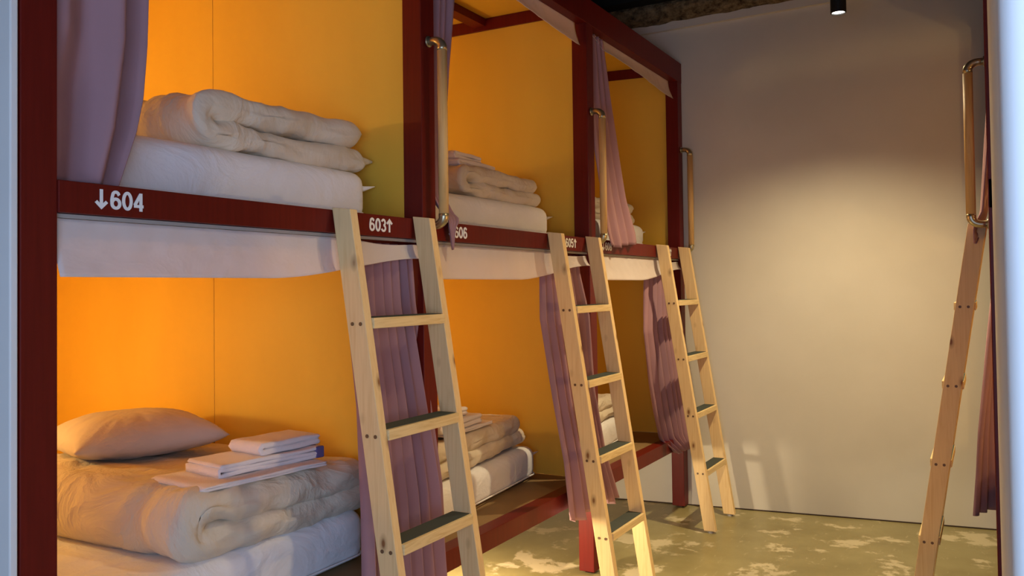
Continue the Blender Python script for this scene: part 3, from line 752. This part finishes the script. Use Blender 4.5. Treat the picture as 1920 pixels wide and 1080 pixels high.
# ------------------------------------------------------------------ right-hand bunk, seen along its front
rb = thing('bunk_bed', 'dark red bunk frame seen edge-on at the right, beside the pale jamb', 'bunk bed', (XR, 1.8, 0))
def rp(o): o.parent = rb; o.matrix_parent_inverse = Matrix.Translation((-XR, -1.8, 0)); return o
RY = [2.20, 3.56, 5.24]; XE = 3.75
for y in RY: rp(box('post', XR, XR + S, y, y + S, 0.012, 2.80, M_red, None, 0.0015))
rp(box('upper_beam', XR - 0.0005, XR + 0.042, 2.20, 5.24, z1, z2, M_red, None, 0.001))
rp(box('lower_rail', XR + 0.001, XR + 0.06, 2.20, 5.24, z3, z4, M_red, None, 0.001))
rp(box('top_beam', XR + 0.001, XR + 0.05, 2.20, 5.24, 2.68, 2.80, M_red, None, 0.001))
for a, c_ in ((2.29, 3.55), (3.66, 5.22)):
    for zz in (z4, z2):
        rp(box('deck_board', XR + 0.07, XE, a, c_, zz - 0.022, zz - 0.003, M_ply, None, 0.001))
    rp(box('ceiling_panel', XR + 0.06, XE, a, c_, 2.70, 2.712, M_ochre, None, 0.001))
for y in (2.215, 3.575, 5.255):
    for za, zb in ((z4 - 0.002, z1), (z2 - 0.002, 2.699)):
        rp(box('side_panel', XR + S + 0.001, XE, y, y + 0.02, za, zb, M_ochre, None, 0.001))
for za, zb in ((z4 - 0.002, z1), (z2 - 0.002, 2.699)):
    rp(box('back_panel', XE, XE + 0.012, 2.21, 5.26, za, zb, M_ochre, None, 0.001))
handle(3.60, XR - 0.0005, -1, 'wooden grab handle with metal elbows on the right-hand bunk', 1.60, 2.135)
for j, (y, e) in enumerate(((2.75, (30, 5)), (4.1, (12, 8)))):
    for (zz, nm), e_ in zip(((z4 + 0.55, 'lower'), (z2 + 0.36, 'upper')), e):
        bunk_lamp(2.9, y, zz, e_, 'small black-based lamp in the %s %s right-hand berth' % ('near' if j == 0 else 'far', nm))
mattress('white mattress in the lower berth of the right-hand bunk', XR + 1.97, 3.72, 5.1, z4 - 0.003, 0.15, 0, 31, tip=False)
curtain('mauve curtain bulging from the lower right-hand bunk, behind the edge-on ladder', [
    (1.50, XR + 0.05, 4.33, XR + 0.05, 4.52, 0.5), (1.28, XR + 0.01, 4.30, XR + 0.03, 4.48, 0.6), (1.0, XR - 0.022, 4.26, XR + 0.008, 4.46, 0.8),
    (0.70, XR - 0.060, 4.22, XR + 0.004, 4.44, 0.9), (0.345, XR - 0.090, 4.20, XR + 0.012, 4.42, 1.0)], 3, 0.020, 9)
curtain('mauve curtain in the upper right-hand bunk, behind the handle', [
    (2.66, XR + 0.045, 3.66, XR + 0.045, 3.90, 0.6), (2.2, XR + 0.022, 3.66, XR + 0.03, 3.92, 0.6), (1.8, XR - 0.008, 3.66, XR + 0.012, 3.94, 0.7),
    (1.62, XR - 0.022, 3.66, XR - 0.012, 3.95, 0.6), (1.56, XR - 0.052, 3.68, XR - 0.026, 3.94, 0.3), (1.50, XR - 0.052, 3.70, XR - 0.042, 3.72, 0.2)], 4, 0.014, 12)

# ------------------------------------------------------------------ ceiling downlights
def downlight(x, y, label):
    r = thing('downlight', label, 'ceiling light', (x, y, 2.62), 'black cylinder downlights')
    bm = bmesh.new(); n = 28
    prof = [(0.030, 0.012), (0.030, 0.0), (0.0345, 0.0), (0.0352, 0.004), (0.0352, 0.125), (0.030, 0.130), (0.0, 0.130)]
    rings = []
    for rr, z in prof[:-1]: rings.append([bm.verts.new((rr * math.cos(2 * math.pi * k / n), rr * math.sin(2 * math.pi * k / n), z)) for k in range(n)])
    for a, c_ in zip(rings, rings[1:]):
        for k in range(n): bm.faces.new((a[k], a[(k + 1) % n], c_[(k + 1) % n], c_[k]))
    bm.faces.new(rings[-1]); link_mesh('housing', bm, M_black, r, False)
    bm = bmesh.new(); add_tube(bm, [(0, 0, 0.006), (0, 0, 0.012)], 0.0295, 28); link_mesh('lens', bm, M_lens, r)
    bm = bmesh.new(); add_tube(bm, [(0.0, 0, 0.125), (0.0, 0, 0.80)], 0.007, 10); add_box(bm, -0.03, 0.03, -0.03, 0.03, 0.80, 0.83); link_mesh('stem', bm, M_black, r)
    bm = bmesh.new(); add_box(bm, 0.036, 0.062, -0.012, 0.012, 0.075, 0.125, 0.002); link_mesh('bracket', bm, M_black, r)
    return r
downlight(SPOT[0], SPOT[1], 'black cylinder downlight glowing in front of the pale end wall')
downlight(1.0, 2.35, 'black cylinder downlight over the near part of the aisle, out of frame')
